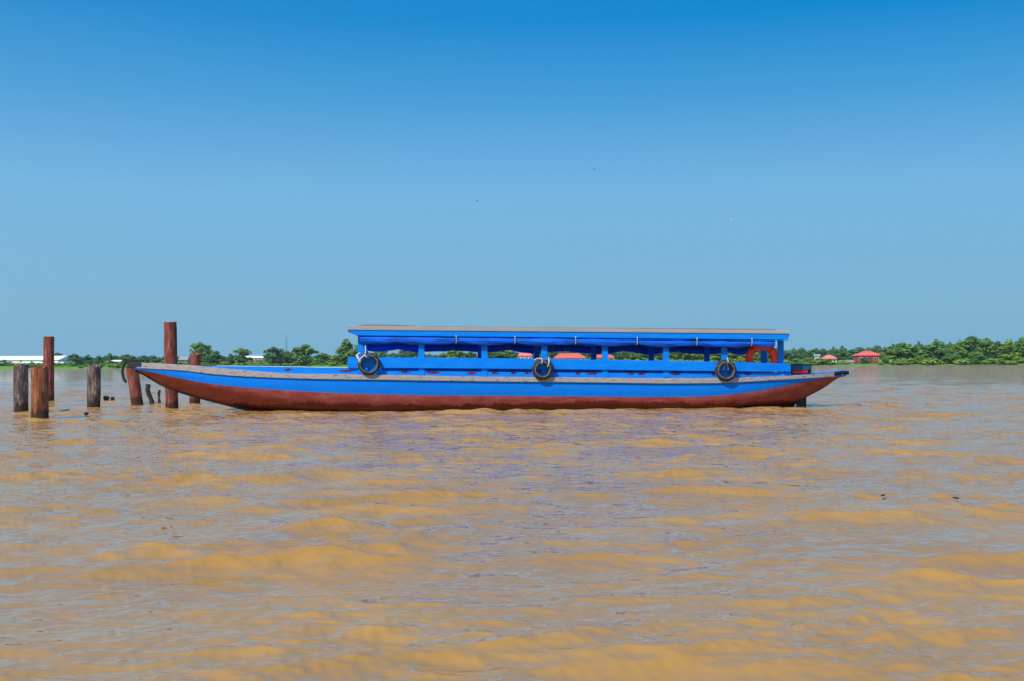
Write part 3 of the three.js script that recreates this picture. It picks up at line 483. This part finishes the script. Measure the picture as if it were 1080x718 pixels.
[-60, -40, -22, -10, 1094, 1110, 1128, 1146].forEach((X, i) => tree(X, X < 0 ? 375 : 359, 18, 'round', 'mid', `tree on the far bank, ${nth[X < 0 ? 3 - i : i - 4]} beyond the ${X < 0 ? 'left' : 'right'} edge`, X < 0 ? 'trees beyond the left edge' : 'trees beyond the right edge'));

// ground cover along the waterline and the wood behind, both too dense to count
function mass(name, label, category, mat, kitList, spots) {
  const r = rng(name.length * 31), per = kitList.length, geo = kitList.map((k) => k.crown), group = new THREE.Group();
  const m = new THREE.InstancedMesh(geo[0], mat, spots.length), o = new THREE.Object3D();
  spots.forEach(([x, y, z, w, h], i) => { o.position.set(x, y, z); o.rotation.set(0, r() * 6.283, 0); o.scale.set(w, h, w); o.updateMatrix(); m.setMatrixAt(i, o.matrix); });
  m.name = name; m.userData.kind = 'stuff'; tag(m, label, category); shade(m); scene.add(m);
}
{
  const shrub = { crown: crown(401, [[0, 0.35, 0, 0.45, 0.35], [0.3, 0.3, 0.1, 0.35, 0.3], [-0.3, 0.28, -0.1, 0.35, 0.3], [0.1, 0.55, -0.2, 0.3, 0.25], [-0.1, 0.3, 0.3, 0.35, 0.3]], 260, 0.1) };
  const r = rng(61), low = [], far = [];
  for (let X = -150; X < 1230; X += 2.1) { const b = 1 + 9 * r(), [x, z] = bankPt(X + r() * 2, b); if (X > 872 && X < 934 && r() < 0.75) continue; const s = 1.0 + 1.5 * r() + (X > 935 ? 1.0 : 0); low.push([x, bankH(X, b) - 0.1, z, s * 1.8, s * (0.8 + 0.4 * r())]); }
  for (let X = -150; X < 1230; X += 3) { const b = 120 + 120 * r(), [x, z] = bankPt(X, b), tall = X < 560 ? 5.2 : X < 930 ? 8.2 : 10; far.push([x, bankH(X, b), z, 5 + 4 * r(), tall * (0.75 + 0.35 * r())]); }
  mass('bank_shrubs', 'low green shrubs along the foot of the far bank', 'shrubs', leaves.lime, [shrub], low);
  mass('distant_wood', 'far-off dark green wood behind the bank', 'wood', leaves.cool, [kits.round[1]], far);
}

scene.fog = new THREE.FogExp2(new THREE.Color(0.72, 0.86, 1.0), 0.00008);
// ------------------------------------------------------------------ houses and the mast on the far bank
const wallMats = { white: std({ color: lin(232, 230, 226) }), cream: std({ color: lin(236, 214, 178) }), pink: std({ color: lin(232, 176, 160) }), brick: std({ color: lin(150, 70, 64) }), grey: std({ color: lin(150, 152, 156) }) };
const roofMats = { white: std({ color: lin(240, 240, 240), roughness: 0.5 }), red: std({ color: lin(212, 82, 76), roughness: 0.6 }), coral: std({ color: lin(216, 98, 88), roughness: 0.6 }), pink: std({ color: lin(228, 120, 124), roughness: 0.6 }), blue: flatPaint({ color: lin(56, 104, 176), roughness: 0.5 }), grey: std({ color: lin(140, 146, 156), roughness: 0.6 }) };
const glassMat = std({ color: lin(46, 56, 66), roughness: 0.2 }), doorMat = std({ color: lin(96, 70, 54) });
function gableGeo(w, d, h, hip, over) { // ridge along x
  const a = w / 2 + over, b = d / 2 + over, e = a - hip, t = 0.12, v = [[-a, 0, b], [a, 0, b], [a, 0, -b], [-a, 0, -b], [-e, h, 0], [e, h, 0]], q = (l) => l.flatMap((i) => v[i]);
  const g = new THREE.BufferGeometry(); g.setAttribute('position', new THREE.Float32BufferAttribute([...q([0, 1, 5]), ...q([0, 5, 4]), ...q([1, 2, 5]), ...q([2, 3, 4]), ...q([2, 4, 5]), ...q([3, 0, 4]), ...q([0, 3, 2]), ...q([0, 2, 1])], 3)); g.computeVertexNormals(); return uvXY(g);
}
function house(X0, X1, yRidge, yEave, yBase, o, label) {
  const back = o.back ?? 12, Xc = (X0 + X1) / 2, [x, z] = bankPt(Xc, back), m = PXM(Xc, back), hor = 386.14 - 5.47 * Xc / 1080, Y = (y) => (hor - y) * m + 1.15, w = (X1 - X0) * m, d = o.depth ?? w * 0.7, base = bankH(Xc, back), he = Y(yEave) - base;
  const g = thing(o.name ?? 'house', label, o.cat ?? 'house', [x, base, z], o.turn ?? 0, 'buildings on the far bank'), over = 0.4;
  const ww = w - 2 * over, dd = d - 2 * over;
  part('wall', box(ww, he, dd, 0, he / 2, 0, 0.02), wallMats[o.wall], g);
  const rf = part('roof', gableGeo(ww, dd, Math.max(0.5, Y(yRidge) - Y(yEave)), o.hip ?? 0, over), roofMats[o.roof], g); rf.position.y = he + 0.002;
  const nw = o.windows ?? 3, wh = Math.min(1.1, he * 0.45);
  for (let k = 0; k < nw; k++) { const wx = lerp(-ww / 2, ww / 2, (k + 0.5) / nw), isDoor = o.door === k; const wn = part(isDoor ? 'door' : 'window', box(isDoor ? 1 : 1.2, isDoor ? Math.min(2, he * 0.85) : wh, 0.08, wx, isDoor ? Math.min(2, he * 0.85) / 2 : he * 0.58, dd / 2 + 0.012), isDoor ? doorMat : wallMats.white, g); if (!isDoor) part('pane', box(1.0, wh - 0.2, 0.03, wx, he * 0.58, dd / 2 + 0.05), glassMat, wn); }
  return g;
}
house(-30, 71, 374.8, 379.2, 386, { name: 'warehouse', cat: 'warehouse', wall: 'white', roof: 'white', windows: 9, door: 5, depth: 22, back: 40 }, 'long white-roofed warehouse at the left behind the short piles');
house(22, 68, 381.2, 383.3, 387, { name: 'shed', cat: 'shed', wall: 'white', roof: 'white', windows: 6, door: 2, depth: 8, back: 18 }, 'low white shed in front of the long warehouse');
house(79, 89, 381.8, 384, 387.5, { name: 'shed', cat: 'shed', wall: 'white', roof: 'blue', windows: 3, door: 1, back: 10 }, 'small blue-roofed shed left of the round-topped pile');
house(99, 106, 381, 382.3, 386, { wall: 'white', roof: 'white', windows: 2, door: 0, back: 22 }, 'tiny white house above the round-topped pile');
house(114, 129, 379, 380.6, 385, { wall: 'white', roof: 'white', windows: 4, door: 1, back: 34 }, 'low white house left of the bow tip');
house(189, 199, 375.6, 379, 385.5, { wall: 'grey', roof: 'grey', windows: 3, door: 1, back: 20 }, 'grey-roofed house between the tallest pile and the pile behind the foredeck');
house(256, 279, 374.6, 377, 384, { wall: 'white', roof: 'white', windows: 5, door: 2, back: 16 }, 'wide pale house left of the radio mast');
house(294, 304, 375, 377, 384, { wall: 'white', roof: 'white', windows: 3, door: 1, back: 14 }, 'small pale house at the foot of the radio mast');
house(544, 562, 370.4, 374.6, 384, { wall: 'pink', roof: 'pink', hip: 2.2, windows: 4, door: 2, back: 10 }, 'pink-roofed house left of the middle tyre in the cabin opening');
house(583, 618, 372, 377.2, 384.5, { wall: 'pink', roof: 'coral', hip: 3, windows: 6, door: 2, back: 10 }, 'long coral-red-roofed house in the middle cabin opening');
house(626, 648, 373.4, 376.6, 384.5, { wall: 'cream', roof: 'coral', hip: 1.5, windows: 4, door: 1, back: 14 }, 'low red-roofed house right of the long red roof in the cabin openings');
house(866, 882, 373.6, 377.6, 384, { wall: 'cream', roof: 'pink', hip: 2.4, windows: 3, door: 1, back: 14 }, 'pale pink-roofed house behind the stern');
house(858, 865, 373, 375, 384, { wall: 'white', roof: 'grey', windows: 2, door: 0, back: 30 }, 'tiny white house left of the pale pink roof');
house(884, 900, 379.4, 381, 384, { wall: 'cream', roof: 'grey', windows: 4, door: 1, back: 6, depth: 4 }, 'low cream waterside shed between the two red-roofed houses');
house(901, 928, 369.4, 374.4, 383.5, { wall: 'brick', roof: 'coral', hip: 4, windows: 5, door: 2, back: 12, depth: 9 }, 'large red hip-roofed house on the right bank');
house(922, 936, 371.6, 373.8, 383.5, { wall: 'brick', roof: 'red', hip: 1.5, windows: 3, door: 0, back: 16, depth: 7 }, 'red-roofed annex at the right end of the large red house');
{
  const [x, z] = bankPt(302, 30), m = PXM(302, 30), g = thing('radio_mast', 'thin lattice radio mast above the small pale house', 'mast', [x, 1, z], 0.3), H = (384.6 - 355.5) * m, st = std({ color: lin(80, 88, 98), roughness: 0.6, metalness: 0.3 });
  for (let k = 0; k < 3; k++) { const a = k * 2.094; part('leg', new THREE.CylinderGeometry(0.05, 0.07, H, 6).translate(Math.cos(a) * 0.32, H / 2, Math.sin(a) * 0.32), st, g); }
  for (let i = 1; i < 10; i++) part('brace', new THREE.TorusGeometry(0.32, 0.035, 4, 3).rotateX(Math.PI / 2).translate(0, H * i / 10, 0), st, g);
  part('antenna', new THREE.CylinderGeometry(0.04, 0.04, 2, 6).translate(0, H + 0.9, 0), st, g);
}
renderer.render(scene, camera);
